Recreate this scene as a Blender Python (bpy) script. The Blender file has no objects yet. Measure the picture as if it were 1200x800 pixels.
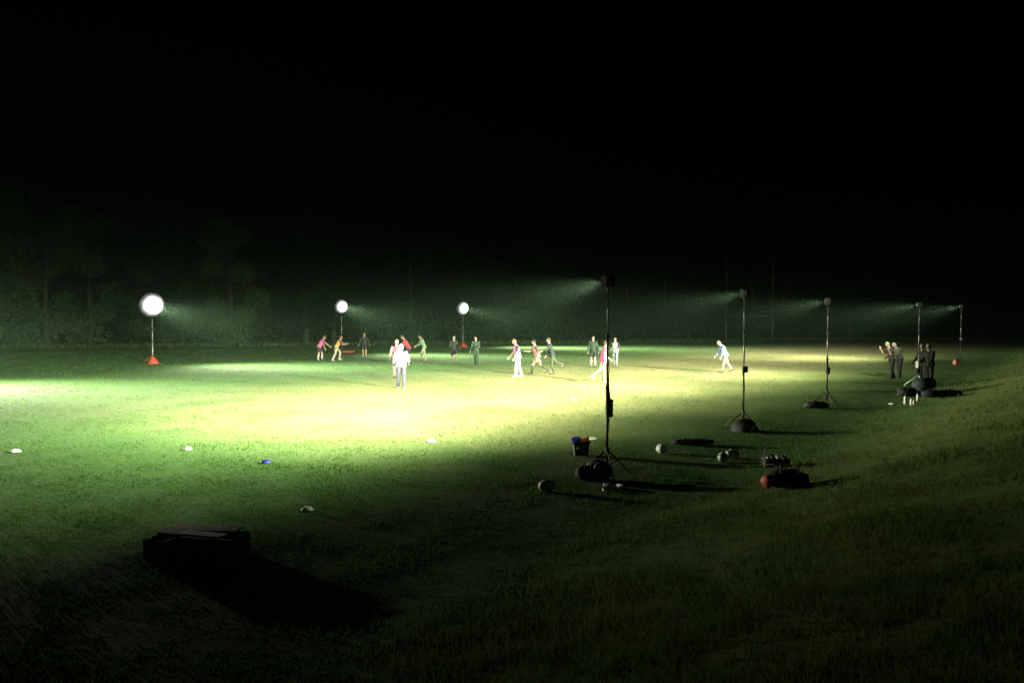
import bpy, bmesh, math, random
import numpy as np
from mathutils import Vector, Matrix, noise as mnoise
random.seed(7); RNG = np.random.default_rng(7)
S = bpy.context.scene; COL = S.collection
R = math.radians; PI = math.pi

# ------------------------------------------------------------------ scene
F_PX, CAM_H = 933.0, 2.80                 # focal length in photo pixels, eye height above the pitch
PITCH = math.atan2(28.0, F_PX)
ROW = Vector((0.592, 0.806, 0)).normalized()        # direction of the rows of floodlights
OUT = Vector((ROW.y, -ROW.x, 0))                    # across the pitch, towards the bank
TOE = Vector((3.5, 12.0, 0))                        # a point on the toe of the bank

def softplus(s, k=0.7): return k * math.log1p(math.exp(min(s / k, 40.0)))
def ground_z(x, y):
    s = (x - TOE.x) * OUT.x + (y - TOE.y) * OUT.y
    h = 0.30 * (softplus(s) - softplus(s - 9.0, 1.2))
    u = 0.02 * mnoise.noise((x * .21, y * .21, 3.1)) + 0.012 * mnoise.noise((x * .6, y * .6, 8.1))
    if s > -1: u += min(1, (s + 1) / 2) * (0.05 * mnoise.noise((x * .5, y * .5, 1.7)) + .03 * mnoise.noise((x * 1.4, y * 1.4, 5.7)))
    return h + u
def ray(px, py):
    u, v = (px - 600) / F_PX, (400 - py) / F_PX
    c, s = math.cos(PITCH), math.sin(PITCH)
    return Vector((u, c + v * s, -s + v * c))
def at(px, py):
    d = ray(px, py); t = 2.0
    if d.z > -1e-3: d.z = -1e-3
    for _ in range(4000):
        p = Vector((0, 0, CAM_H)) + d * t
        if p.z <= ground_z(p.x, p.y): break
        t += 0.02 + t * .0005
    return Vector((p.x, p.y, ground_z(p.x, p.y)))

# ------------------------------------------------------------------ tagging
def tag(o, label=None, cat=None, group=None, kind=None):
    if label: o['label'] = label
    if cat: o['category'] = cat
    if group: o['group'] = group
    if kind: o['kind'] = kind
    return o
def empty(name, loc, rz=0, label=None, cat=None, group=None):
    o = bpy.data.objects.new(name, None); COL.objects.link(o)
    o.location = loc; o.rotation_euler = (0, 0, rz); o.empty_display_size = .2
    return tag(o, label, cat, group)
def link(name, me, mat=None, parent=None, smooth=False, loc=None, rot=None):
    o = bpy.data.objects.new(name, me); COL.objects.link(o)
    if mat is not None:
        for m in (mat if isinstance(mat, (list, tuple)) else [mat]): me.materials.append(m)
    if smooth: me.polygons.foreach_set('use_smooth', [True] * len(me.polygons))
    if parent: o.parent = parent
    if loc is not None: o.location = loc
    if rot is not None: o.rotation_euler = rot
    return o
def from_bm(name, bm, mat, parent=None, smooth=False, loc=None, rot=None):
    bmesh.ops.recalc_face_normals(bm, faces=bm.faces[:])
    me = bpy.data.meshes.new(name); bm.to_mesh(me); bm.free()
    return link(name, me, mat, parent, smooth, loc, rot)
def copy_tree(o, parent=None):
    c = o.copy(); COL.objects.link(c)
    if parent is not None: c.parent = parent
    for ch in list(o.children): copy_tree(ch, c)
    return c

# ------------------------------------------------------------------ materials
def principled(name, col, rough=.7, metal=0, var=.25, scale=8, bump=0, bscale=40, spec=.4):
    m = bpy.data.materials.new(name); m.use_nodes = True
    nt = m.node_tree; b = nt.nodes['Principled BSDF']
    b.inputs['Roughness'].default_value = rough; b.inputs['Metallic'].default_value = metal
    b.inputs['Specular IOR Level'].default_value = spec
    tc = nt.nodes.new('ShaderNodeTexCoord')
    nz = nt.nodes.new('ShaderNodeTexNoise'); nz.inputs['Scale'].default_value = scale; nz.inputs['Detail'].default_value = 4
    nt.links.new(tc.outputs['Object'], nz.inputs['Vector'])
    rp = nt.nodes.new('ShaderNodeValToRGB')
    rp.color_ramp.elements[0].position = .3; rp.color_ramp.elements[1].position = .7
    rp.color_ramp.elements[0].color = (*[c * (1 - var) for c in col], 1)
    rp.color_ramp.elements[1].color = (*[min(1, c * (1 + var)) for c in col], 1)
    nt.links.new(nz.outputs['Fac'], rp.inputs['Fac']); nt.links.new(rp.outputs['Color'], b.inputs['Base Color'])
    if bump:
        n2 = nt.nodes.new('ShaderNodeTexNoise'); n2.inputs['Scale'].default_value = bscale; n2.inputs['Detail'].default_value = 5
        nt.links.new(tc.outputs['Object'], n2.inputs['Vector'])
        bp = nt.nodes.new('ShaderNodeBump'); bp.inputs['Strength'].default_value = bump; bp.inputs['Distance'].default_value = .02
        nt.links.new(n2.outputs['Fac'], bp.inputs['Height']); nt.links.new(bp.outputs['Normal'], b.inputs['Normal'])
    return m
_cl = {}
def cloth(col):
    col = tuple(.66 * c / (1 + 1.7 * c) for c in col)
    k = tuple(round(c, 3) for c in col)
    if k not in _cl: _cl[k] = principled('cloth', col, .85, 0, .2, 9, .35, 22, .2)
    return _cl[k]
def emitter(name, col, strength):
    m = bpy.data.materials.new(name); m.use_nodes = True
    nt = m.node_tree; nt.nodes.clear()
    e = nt.nodes.new('ShaderNodeEmission'); o = nt.nodes.new('ShaderNodeOutputMaterial')
    e.inputs['Color'].default_value = (*col, 1); e.inputs['Strength'].default_value = strength
    nt.links.new(e.outputs[0], o.inputs['Surface'])
    return m
M_BLACK = principled('black_metal', (.022, .023, .022), .5, .2, .3, 14, .1)
M_POLE = principled('grey_pole_metal', (.30, .31, .29), .45, .5, .2, 6, .05)
M_RUB = principled('black_rubber', (.02, .02, .021), .75)
M_BAG = principled('dark_nylon', (.008, .0085, .010), .8, 0, .4, 7, .6, 16)
M_BROWN = principled('maroon_cable_drum', (.13, .04, .03), .6, 0, .3, 9, .3, 30)
M_RED = principled('red_nylon', (.38, .035, .025), .6, 0, .2, 6, .4, 14)
M_ORANGE = principled('orange_plastic', (.85, .22, .05), .5, 0, .12, 6)
M_BLUE = principled('blue_cloth', (.03, .05, .38), .8, 0, .25, 8, .5, 16)
M_WHITE = principled('white_plastic', (.52, .53, .50), .45, 0, .08, 7)
M_GREYG = principled('pale_green_plastic', (.45, .70, .48), .5, 0, .1, 7)
M_PBLUE = principled('pale_blue_plastic', (.35, .48, .75), .5, 0, .1, 7)
M_DBLUE = principled('dark_blue_plastic', (.02, .03, .22), .5, 0, .1, 7)
M_TUB = principled('black_tub_plastic', (.018, .02, .019), .45, 0, .2, 10)
M_BALL = principled('ball_rubber', (.55, .60, .52), .6, 0, .15, 9, .2, 60)
M_BALLS = principled('ball_stripe_rubber', (.03, .12, .06), .6, 0, .15, 9, .2, 60)
M_WOOD = principled('weathered_boards', (.48, .47, .43), .85, 0, .35, 5, .5, 24)
M_WOODD = principled('dark_boards', (.05, .047, .042), .85, 0, .35, 5, .5, 24)
M_SKIN = principled('skin', (.19, .12, .085), .55, 0, .06, 12, .05)
M_EYE = principled('eye', (.03, .02, .02), .3)
M_POST = principled('post_paint', (.045, .05, .045), .5, 0, .1, 3)
M_BARK = principled('bark', (.018, .02, .014), .9, 0, .35, 5, .8, 9)
LAMP_COL = (1.0, 0.985, 0.74)
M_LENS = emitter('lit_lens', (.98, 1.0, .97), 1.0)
def glare_falloff(m):
    """lamp glare put into the emission: bright in the middle, fading to the rim (object space: lens axis is z, radius 1)"""
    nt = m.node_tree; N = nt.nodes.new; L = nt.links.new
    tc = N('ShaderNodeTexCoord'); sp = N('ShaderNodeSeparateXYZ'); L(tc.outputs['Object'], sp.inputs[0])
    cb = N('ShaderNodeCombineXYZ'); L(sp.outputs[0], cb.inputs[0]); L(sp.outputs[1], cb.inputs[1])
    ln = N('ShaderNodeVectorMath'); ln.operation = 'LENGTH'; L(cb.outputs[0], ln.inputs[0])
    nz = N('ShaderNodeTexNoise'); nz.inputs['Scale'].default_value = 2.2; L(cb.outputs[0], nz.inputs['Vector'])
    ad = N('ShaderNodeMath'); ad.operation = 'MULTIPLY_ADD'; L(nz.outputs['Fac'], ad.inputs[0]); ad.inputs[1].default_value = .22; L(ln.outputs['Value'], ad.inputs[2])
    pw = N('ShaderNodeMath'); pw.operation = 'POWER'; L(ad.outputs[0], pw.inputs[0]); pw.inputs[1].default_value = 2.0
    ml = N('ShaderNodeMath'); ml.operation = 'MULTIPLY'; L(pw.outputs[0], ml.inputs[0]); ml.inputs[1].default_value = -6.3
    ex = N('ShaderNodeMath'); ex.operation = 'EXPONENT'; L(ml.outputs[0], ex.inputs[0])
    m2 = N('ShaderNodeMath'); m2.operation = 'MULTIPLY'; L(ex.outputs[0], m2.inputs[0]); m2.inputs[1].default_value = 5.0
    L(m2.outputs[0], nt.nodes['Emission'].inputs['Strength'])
glare_falloff(M_LENS)  # bloom of the far lamps drawn as emission across the lens
M_LENS_SIDE = emitter('lit_lens_small', (.75, 1.0, .85), .09)

def leaf_mat(name, a, b, tr=.35, scale=.4):
    m = bpy.data.materials.new(name); m.use_nodes = True
    nt = m.node_tree; nt.nodes.clear(); N = nt.nodes.new; L = nt.links.new
    tc = N('ShaderNodeNewGeometry'); nz = N('ShaderNodeTexNoise'); nz.inputs['Scale'].default_value = scale
    nz.inputs['Detail'].default_value = 6; L(tc.outputs['Position'], nz.inputs['Vector'])
    rp = N('ShaderNodeValToRGB'); rp.color_ramp.elements[0].position = .35; rp.color_ramp.elements[1].position = .68
    rp.color_ramp.elements[0].color = (*a, 1); rp.color_ramp.elements[1].color = (*b, 1)
    L(nz.outputs['Fac'], rp.inputs['Fac'])
    d = N('ShaderNodeBsdfDiffuse'); t = N('ShaderNodeBsdfTranslucent'); mx = N('ShaderNodeMixShader')
    mx.inputs['Fac'].default_value = tr
    L(rp.outputs['Color'], d.inputs['Color']); L(rp.outputs['Color'], t.inputs['Color'])
    L(d.outputs[0], mx.inputs[1]); L(t.outputs[0], mx.inputs[2])
    o = N('ShaderNodeOutputMaterial'); L(mx.outputs[0], o.inputs['Surface'])
    return m
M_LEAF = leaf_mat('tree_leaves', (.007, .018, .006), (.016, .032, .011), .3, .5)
M_LEAF_LIT = leaf_mat('lit_tint_leaves', (.040, .080, .036), (.066, .112, .052), .3, .5)  # leaf colour lightened to stand for the glow at the left
M_GRASS = leaf_mat('pitch_grass', (.032, .092, .018), (.078, .165, .038), .5, .55)
M_BANKG = leaf_mat('bank_grass', (.075, .135, .028), (.170, .220, .068), .4, .8)
M_ROUGH = leaf_mat('rough_grass', (.03, .06, .02), (.09, .11, .045), .3, .5)

def ground_mat():
    m = bpy.data.materials.new('pitch_turf'); m.use_nodes = True
    nt = m.node_tree; N = nt.nodes.new; L = nt.links.new
    b = nt.nodes['Principled BSDF']; b.inputs['Roughness'].default_value = .9; b.inputs['Specular IOR Level'].default_value = .15
    g = N('ShaderNodeNewGeometry')
    def nz(scale, det=5):
        n = N('ShaderNodeTexNoise'); n.inputs['Scale'].default_value = scale; n.inputs['Detail'].default_value = det
        L(g.outputs['Position'], n.inputs['Vector']); return n
    def ramp(src, p0, p1, c0, c1):
        r = N('ShaderNodeValToRGB'); e = r.color_ramp.elements
        e[0].position, e[1].position = p0, p1; e[0].color = (*c0, 1); e[1].color = (*c1, 1)
        L(src, r.inputs['Fac']); return r
    fine = ramp(nz(9, 8).outputs['Fac'], .3, .7, (.032, .090, .018), (.080, .170, .042))
    pool_tone = ramp(nz(9, 8).outputs['Fac'], .3, .7, (.21, .21, .085), (.30, .285, .125))
    # floodlight pool painted as a cream turf band: distance from its centre line
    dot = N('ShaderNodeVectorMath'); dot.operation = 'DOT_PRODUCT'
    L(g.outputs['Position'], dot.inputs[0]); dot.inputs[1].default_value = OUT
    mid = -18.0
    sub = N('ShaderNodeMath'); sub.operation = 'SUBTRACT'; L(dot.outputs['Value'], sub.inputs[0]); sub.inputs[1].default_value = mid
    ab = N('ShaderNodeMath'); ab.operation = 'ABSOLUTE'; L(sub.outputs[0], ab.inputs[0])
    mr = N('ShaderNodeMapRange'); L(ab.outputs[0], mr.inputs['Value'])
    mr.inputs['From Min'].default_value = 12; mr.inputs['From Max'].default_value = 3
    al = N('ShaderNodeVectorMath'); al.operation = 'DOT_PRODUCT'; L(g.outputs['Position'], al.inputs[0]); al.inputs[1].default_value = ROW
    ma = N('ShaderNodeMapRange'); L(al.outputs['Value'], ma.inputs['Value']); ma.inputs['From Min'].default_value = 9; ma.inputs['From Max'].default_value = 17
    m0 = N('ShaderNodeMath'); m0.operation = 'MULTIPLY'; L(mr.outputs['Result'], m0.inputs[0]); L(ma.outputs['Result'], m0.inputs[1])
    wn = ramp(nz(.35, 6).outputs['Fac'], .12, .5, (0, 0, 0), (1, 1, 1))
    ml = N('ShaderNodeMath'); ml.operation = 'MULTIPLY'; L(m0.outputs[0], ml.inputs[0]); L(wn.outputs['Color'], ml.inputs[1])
    mx = N('ShaderNodeMix'); mx.data_type = 'RGBA'; L(ml.outputs[0], mx.inputs[0]); L(fine.outputs['Color'], mx.inputs[6]); L(pool_tone.outputs['Color'], mx.inputs[7])
    # drier grass on the bank
    ds = N('ShaderNodeMath'); ds.operation = 'SUBTRACT'; L(dot.outputs['Value'], ds.inputs[0]); ds.inputs[1].default_value = TOE.dot(OUT)
    mb = N('ShaderNodeMapRange'); L(ds.outputs[0], mb.inputs['Value']); mb.inputs['From Min'].default_value = -.6; mb.inputs['From Max'].default_value = 1.5
    dry = ramp(nz(2.2, 8).outputs['Fac'], .3, .7, (.070, .125, .026), (.160, .210, .062))
    mx2 = N('ShaderNodeMix'); mx2.data_type = 'RGBA'; L(mb.outputs['Result'], mx2.inputs[0]); L(mx.outputs[2], mx2.inputs[6]); L(dry.outputs['Color'], mx2.inputs[7])
    big = ramp(nz(.18, 4).outputs['Fac'], .3, .7, (.8, .8, .8), (1.1, 1.1, 1.1))
    mm = N('ShaderNodeMix'); mm.data_type = 'RGBA'; mm.blend_type = 'MULTIPLY'; mm.inputs[0].default_value = 1
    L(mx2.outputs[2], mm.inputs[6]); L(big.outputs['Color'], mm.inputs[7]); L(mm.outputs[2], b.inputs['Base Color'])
    bp = N('ShaderNodeBump'); bp.inputs['Strength'].default_value = .3; bp.inputs['Distance'].default_value = .02
    L(nz(11, 8).outputs['Fac'], bp.inputs['Height']); L(bp.outputs['Normal'], b.inputs['Normal'])
    return m

# ------------------------------------------------------------------ mesh helpers
def box(bm, c, size, rz=0, bev=0, taper=1.0):
    v = bmesh.ops.create_cube(bm, size=1)['verts']
    for q in v:
        k = taper if q.co.z < 0 else 1.0
        q.co = Vector((q.co.x * size[0] * k, q.co.y * size[1] * k, q.co.z * size[2]))
    if bev:
        es = list({e for q in v for e in q.link_edges})
        r = bmesh.ops.bevel(bm, geom=es, offset=bev, segments=2, affect='EDGES', profile=.5)
        v = list({q for f in r['faces'] for q in f.verts} | {q for q in v if q.is_valid})
    rot = rz if isinstance(rz, Matrix) else Matrix.Rotation(rz, 3, 'Z')
    for q in v: q.co = rot @ q.co + Vector(c)
    return v
def frame(d):
    d = d.normalized(); up = Vector((0, 0, 1)) if abs(d.z) < .95 else Vector((1, 0, 0))
    u = d.cross(up).normalized(); return u, d.cross(u).normalized()
def loft(bm, rings, n=12):
    """rings: (centre, u, v, ru, rv); closed at both ends"""
    prev = None; first = None
    for c, u, v, ru, rv in rings:
        r = [bm.verts.new(c + u * (ru * math.cos(2 * PI * i / n)) + v * (rv * math.sin(2 * PI * i / n))) for i in range(n)]
        if prev:
            for i in range(n): bm.faces.new((prev[i], prev[(i + 1) % n], r[(i + 1) % n], r[i]))
        else: first = r
        prev = r
    bm.faces.new(first); bm.faces.new(prev)
def tube(bm, pts, rads, n=10, ends=True):
    pts = [Vector(p) for p in pts]
    if not isinstance(rads, (list, tuple)): rads = [rads] * len(pts)
    rings = []
    for i, p in enumerate(pts):
        d = (pts[min(i + 1, len(pts) - 1)] - pts[max(i - 1, 0)])
        u, v = frame(d)
        if rings and u.dot(rings[-1][1]) < 0: u, v = -u, -v
        rings.append((p, u, v, rads[i], rads[i]))
    loft(bm, rings, n)
def ball(bm, c, r, scale=(1, 1, 1), seg=14, rot=None):
    v = bmesh.ops.create_uvsphere(bm, u_segments=seg, v_segments=max(6, seg * 2 // 3), radius=r)['verts']
    for q in v:
        p = Vector((q.co.x * scale[0], q.co.y * scale[1], q.co.z * scale[2]))
        if rot: p = rot @ p
        q.co = p + Vector(c)
    return v
def lathe(bm, prof, n=20, mat=Matrix()):
    prev = None
    for r, z in prof:
        ring = [bm.verts.new(mat @ Vector((r * math.cos(2 * PI * i / n), r * math.sin(2 * PI * i / n), z))) for i in range(n)]
        if prev:
            for i in range(n): bm.faces.new((prev[i], prev[(i + 1) % n], ring[(i + 1) % n], ring[i]))
        else: bm.faces.new(ring)
        prev = ring
    bm.faces.new(prev)
def lumpy(bm, verts, amp, freq, seed=0):
    for q in verts:
        d = mnoise.noise_vector(q.co * freq + Vector((seed, seed * 1.7, 0)))
        q.co += d * amp

# ------------------------------------------------------------------ camera, world
cam = bpy.data.cameras.new('camera'); camo = bpy.data.objects.new('camera', cam); COL.objects.link(camo)
cam.sensor_fit = 'HORIZONTAL'; cam.sensor_width = 36; cam.lens = F_PX / 1200 * 36
cam.clip_end = 1500; cam.clip_start = .1
camo.location = (0, 0, CAM_H); camo.rotation_euler = (PI / 2 - PITCH, 0, 0); S.camera = camo
W = bpy.data.worlds.new('World'); S.world = W; W.use_nodes = True
nt = W.node_tree; bg = nt.nodes['Background']
sk = nt.nodes.new('ShaderNodeTexSky'); sk.sky_type = 'NISHITA'; sk.sun_disc = False
sk.sun_elevation = R(25); sk.sun_rotation = R(150)
nt.links.new(sk.outputs[0], bg.inputs['Color']); bg.inputs['Strength'].default_value = .0000015
sun = bpy.data.lights.new('moonlight', 'SUN'); sun.energy = .00005; sun.angle = R(.5); sun.color = (1, .96, .9)
so = bpy.data.objects.new('moonlight', sun); COL.objects.link(so); so.rotation_euler = (R(65), 0, R(-150) + PI)
S.view_settings.view_transform = 'Standard'; S.view_settings.look = 'None'
S.view_settings.exposure = 4.0; S.view_settings.gamma = 1.0; S.view_settings.use_curve_mapping = False
S.cycles.use_denoising = True
S.cycles.max_bounces = 5; S.cycles.volume_bounces = 0; S.cycles.diffuse_bounces = 2; S.cycles.glossy_bounces = 2
S.cycles.use_light_tree = True
S.cycles.sample_clamp_indirect = 1.0

# ------------------------------------------------------------------ people
def rotx(v, axis, a): return Matrix.Rotation(a, 3, axis) @ v
def skin_mesh(verts, edges, rads, root):
    me = bpy.data.meshes.new('tmp'); me.from_pydata([tuple(v) for v in verts], edges, []); me.update()
    o = bpy.data.objects.new('tmp', me); COL.objects.link(o)
    o.modifiers.new('s', 'SKIN'); sub = o.modifiers.new('d', 'SUBSURF'); sub.levels = 1; sub.render_levels = 1
    for i, r in enumerate(rads):
        sv = me.skin_vertices[0].data[i]; sv.radius = (r, r); sv.use_root = (i == root)
    dg = bpy.context.evaluated_depsgraph_get(); dg.update()
    out = bpy.data.meshes.new_from_object(o.evaluated_get(dg))
    bpy.data.objects.remove(o); bpy.data.meshes.remove(me)
    return out

def person(px, py, H, face, label, lean=5, head=0, hip=(5, -5), knee=(5, 5), arm=(10, -10), abd=(10, 10), elbow=(15, 15),
           turn=0, shirt=(.1, .1, .1), sleeve='long', legs='shorts', legcol=(.02, .02, .02), bib=None, hair=(.03, .02, .015),
           shoe=(.03, .03, .03), sock=None, hood=None, group='players training on the pitch', lift=0, bulk=1.0, loc=None, twist=0):
    """local frame: +x faces forward, +y is the figure's left, z up. angles in degrees, index 0 = left"""
    k = H
    X, Y, Z = Vector((1, 0, 0)), Vector((0, 1, 0)), Vector((0, 0, 1))
    def fwd(a): return Vector((math.sin(R(a)), 0, -math.cos(R(a))))       # hanging limb swung forward by a
    tor = Vector((math.sin(R(lean)), 0, math.cos(R(lean))))
    torf = Vector((math.cos(R(lean)), 0, -math.sin(R(lean))))
    pel = Vector((0, 0, 0)); wst = pel + tor * .10 * k; chest = pel + tor * .22 * k
    nk = pel + tor * .295 * k
    hd_dir = Vector((math.sin(R(lean * .6 + head)), 0, math.cos(R(lean * .6 + head))))
    nk2 = nk + hd_dir * .045 * k; hc = nk + hd_dir * .112 * k
    J = {}
    for i, s in ((0, 1), (1, -1)):
        hp = pel + Y * s * .052 * k - Z * .012 * k
        spread = Y * s * .035
        kn = hp + (fwd(hip[i]) + spread).normalized() * .245 * k
        an = kn + (fwd(hip[i] - knee[i]) + spread * .4).normalized() * .235 * k
        fa = hip[i] - knee[i]
        toe_dir = Vector((math.cos(R(fa * .55)), 0, math.sin(R(fa * .55))))
        toe = an + toe_dir * .088 * k - Z * .022 * k * math.cos(R(fa))
        sh = nk - tor * .022 * k + Y * s * .105 * k
        ad = Matrix.Rotation(R(arm[i] + 0), 3, -Y) @ (-Z)
        ad = (Vector((math.sin(R(arm[i])), s * math.tan(R(abd[i])), -math.cos(R(arm[i])))).normalized())
        el = sh + ad * .175 * k
        fd = Vector((math.sin(R(arm[i] + elbow[i])), s * math.tan(R(abd[i])) * .5, -math.cos(R(arm[i] + elbow[i])))).normalized()
        wr = el + fd * .145 * k
        J[i] = dict(hp=hp, kn=kn, an=an, toe=toe, sh=sh, el=el, wr=wr, fd=fd, toe_dir=toe_dir)
    low = min(min(J[i]['an'].z - .045 * k, J[i]['toe'].z - .022 * k) for i in (0, 1))
    off = Vector((0, 0, -low + lift))
    for q in [pel, wst, chest, nk, nk2, hc]: q += off
    for i in (0, 1):
        for n in ('hp', 'kn', 'an', 'toe', 'sh', 'el', 'wr'): J[i][n] = J[i][n] + off
    # --- body: one skinned surface
    vs, es, rs = [], [], []
    def add(p, r, par=None):
        vs.append(p.copy()); rs.append(r)
        if par is not None: es.append((par, len(vs) - 1))
        return len(vs) - 1
    a = add(pel, .075 * k); b = add(wst, .066 * k, a); c = add(chest, .075 * k, b); d = add(nk, .036 * k, c); e = add(nk2, .031 * k, d)
    add(hc - hd_dir * .02 * k, .045 * k, e)
    for i, s in ((0, 1), (1, -1)):
        j = J[i]
        h1 = add(j['hp'], .05 * k, a); h2 = add(j['kn'], .031 * k, add((j['hp'] + j['kn']) / 2, .044 * k, h1))
        calf = add(j['kn'].lerp(j['an'], .35), .032 * k, h2); an = add(j['an'], .020 * k, calf); add(j['toe'], .016 * k, an)
        s1 = add(j['sh'], .034 * k, c); e1 = add(j['el'], .023 * k, s1)
        f1 = add(j['el'].lerp(j['wr'], .35), .022 * k, e1); w1 = add(j['wr'], .015 * k, f1)
        u = j['fd']; side = (X - u * X.dot(u))
        side = side.normalized() if side.length > .2 else Z.cross(u).normalized()
        nrm = u.cross(side).normalized()
        palm = j['wr'] + u * .04 * k; p1 = add(palm, .0165 * k, w1)
        for q, (ln, o_) in enumerate(((.038, .018), (.045, .006), (.042, -.006), (.034, -.017))):
            r0 = palm + u * .016 * k + side * o_ * k
            m1 = add(r0 + u * ln * .5 * k, .0056 * k, add(r0, .0062 * k, p1))
            add(r0 + u * ln * .9 * k + nrm * (-s) * .014 * k, .005 * k, m1)
        t1 = add(palm - u * .012 * k + side * .022 * k, .0065 * k, p1); add(palm + u * .012 * k + side * .036 * k, .0055 * k, t1)
    body = skin_mesh(vs, es, rs, 0)
    bm = bmesh.new(); bm.from_mesh(body); bpy.data.meshes.remove(body)
    hf = Vector((hd_dir.z, 0, -hd_dir.x)); Mh = Matrix((hf, Y, hd_dir)).transposed()
    for q in bmesh.ops.create_uvsphere(bm, u_segments=20, v_segments=14, radius=1)['verts']:
        p = q.co.copy(); x, y, z = p
        sx, sy, sz = .054, .043, .066
        w = 1 - .25 * max(0, -z) ** 1.5
        fx = 1.0
        if x > 0: fx -= .10 * math.exp(-((z - .12) / .14) ** 2) * max(0, 1 - abs(abs(y) - .38) * 3)     # eye sockets
        nose = .26 * math.exp(-((y) / .16) ** 2) * max(0, 1 - abs(z + .16) / .3) if x > .5 else 0
        chin = .12 * math.exp(-((z + .78) / .16) ** 2) * math.exp(-(y / .3) ** 2) if x > 0 else 0
        q.co = hc + Mh @ Vector(((x * fx * w + nose + chin) * sx, y * sy * w, z * sz)) * k
    for s in (1, -1):
        ball(bm, hc + Mh @ Vector((-.004, s * .043, -.002)) * k, .014 * k, (.6, .35, 1), 8, Mh)
    nskin = len(bm.faces)
    for s in (1, -1): ball(bm, hc + Mh @ Vector((.0465, s * .0165, .006)) * k, .0055 * k, (.6, 1, .8), 6, Mh)
    ball(bm, hc + Mh @ Vector((.0475, 0, -.034)) * k, .012 * k, (.3, 1, .28), 6, Mh)
    bm.faces.ensure_lookup_table()
    for f in bm.faces[nskin:]: f.material_index = 1
    g = loc if loc is not None else at(px, py)
    root = empty('person', g, R(face), label, 'person', group)
    from_bm('body', bm, [M_SKIN, M_EYE], root, True)
    # --- clothes
    def torso(bm, grow, lo, hi_shoulder=True):
        hips = pel - tor * lo * k
        rr = [(hips, .098, .076), (pel + tor * .03 * k, .096, .073), (wst, .086, .064), (chest, .102, .07), (nk - tor * .045 * k, .112, .062), (nk - tor * .008 * k, .07, .046), (nk + tor * .012 * k, .04, .036)]
        tw = 0
        loft(bm, [(c, Y, torf, (a + grow) * k * bulk, (b_ + grow) * k * bulk) for c, a, b_ in rr], 18)
    bm = bmesh.new(); torso(bm, .004, .055)
    for i in (0, 1):
        j = J[i]; end = j['wr'] if sleeve == 'long' else j['sh'].lerp(j['el'], .72)
        inn = j['sh'].lerp(chest, .35)
        if sleeve == 'long': tube(bm, [inn, j['sh'], j['sh'].lerp(j['el'], .5), j['el'], j['el'].lerp(j['wr'], .5), end], [.045 * k * bulk, .045 * k * bulk, .038 * k * bulk, .032 * k * bulk, .029 * k * bulk, .022 * k * bulk], 12)
        else: tube(bm, [inn, j['sh'], end], [.045 * k, .045 * k, .039 * k], 12)
    lumpy(bm, bm.verts, .010, 9, px * .37)
    from_bm('jacket' if hood else 'shirt', bm, cloth(shirt), root, True)
    if bib:
        bm = bmesh.new(); torso(bm, .013, .035); lumpy(bm, bm.verts, .012, 7, px * .11)
        from_bm('bib', bm, cloth(bib), root, True)
    if legs != 'none':
        bm = bmesh.new()
        loft(bm, [(pel + tor * .04 * k, Y, torf, .094 * k * bulk, .072 * k * bulk), (pel - Z * .02 * k, Y, X, .101 * k * bulk, .077 * k * bulk), (pel - Z * .065 * k, Y, X, .085 * k, .06 * k)], 16)
        for i in (0, 1):
            j = J[i]
            if legs == 'shorts':
                tube(bm, [j['hp'], j['hp'].lerp(j['kn'], .4), j['hp'].lerp(j['kn'], .78)], [.056 * k, .058 * k, .058 * k], 12)
            elif legs == 'leggings':
                tube(bm, [j['hp'], j['hp'].lerp(j['kn'], .5), j['kn'], j['kn'].lerp(j['an'], .35), j['an']], [.053 * k, .046 * k, .033 * k, .034 * k, .022 * k], 12)
            else:
                tube(bm, [j['hp'], j['hp'].lerp(j['kn'], .5), j['kn'], j['kn'].lerp(j['an'], .5), j['an'] + (j['an'] - j['kn']).normalized() * .012 * k], [.058 * k, .054 * k, .044 * k, .041 * k, .040 * k], 12)
        lumpy(bm, bm.verts, .010, 9, px * .77)
        from_bm({'shorts': 'shorts', 'leggings': 'leggings'}.get(legs, 'trousers'), bm, cloth(legcol), root, True)
    for i in (0, 1):
        j = J[i]
        if sock:
            bm = bmesh.new(); tube(bm, [j['kn'].lerp(j['an'], .15), j['kn'].lerp(j['an'], .4), j['an']], [.034 * k, .037 * k, .025 * k], 12)
            from_bm('sock', bm, cloth(sock), root, True)
        bm = bmesh.new(); td = j['toe_dir']; up = Vector((-td.z, 0, td.x))
        m = Matrix((td, Y, up)).transposed()
        c0 = j['an'] - up * .02 * k
        lf = [(-.034, .018, .022, .004), (-.02, .026, .030, .006), (.015, .026, .028, .002), (.05, .028, .02, -.006), (.085, .026, .015, -.009), (.105, .014, .009, -.012)]
        loft(bm, [(c0 + m @ Vector((x, 0, z)) * k, Y, up, a * k, b_ * k) for x, a, b_, z in lf], 10)
        from_bm('shoe', bm, cloth(shoe), root, True)
    bm = bmesh.new()
    if hood:
        for q in bmesh.ops.create_uvsphere(bm, u_segments=18, v_segments=12, radius=1)['verts']:
            x, y, z = q.co
            q.co = hc + Mh @ Vector((min(x, .55) * .068 - .012, y * .06, z * .082 - .004)) * k
        from_bm('hood', bm, cloth(hood), root, True)
    elif hair:
        for q in bmesh.ops.create_uvsphere(bm, u_segments=18, v_segments=14, radius=1)['verts']:
            x, y, z = q.co
            cut = max(0.0, x - .15) * 1.1
            zz = max(z, -.55 + cut * 1.25)
            q.co = hc + Mh @ Vector((x * .058 - .006, y * .0475, zz * .071 + .003)) * k
            q.co += mnoise.noise_vector(q.co * 40) * .004
        from_bm('hair', bm, cloth(hair), root, True)
    return root, J, hc, Mh, k

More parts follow.
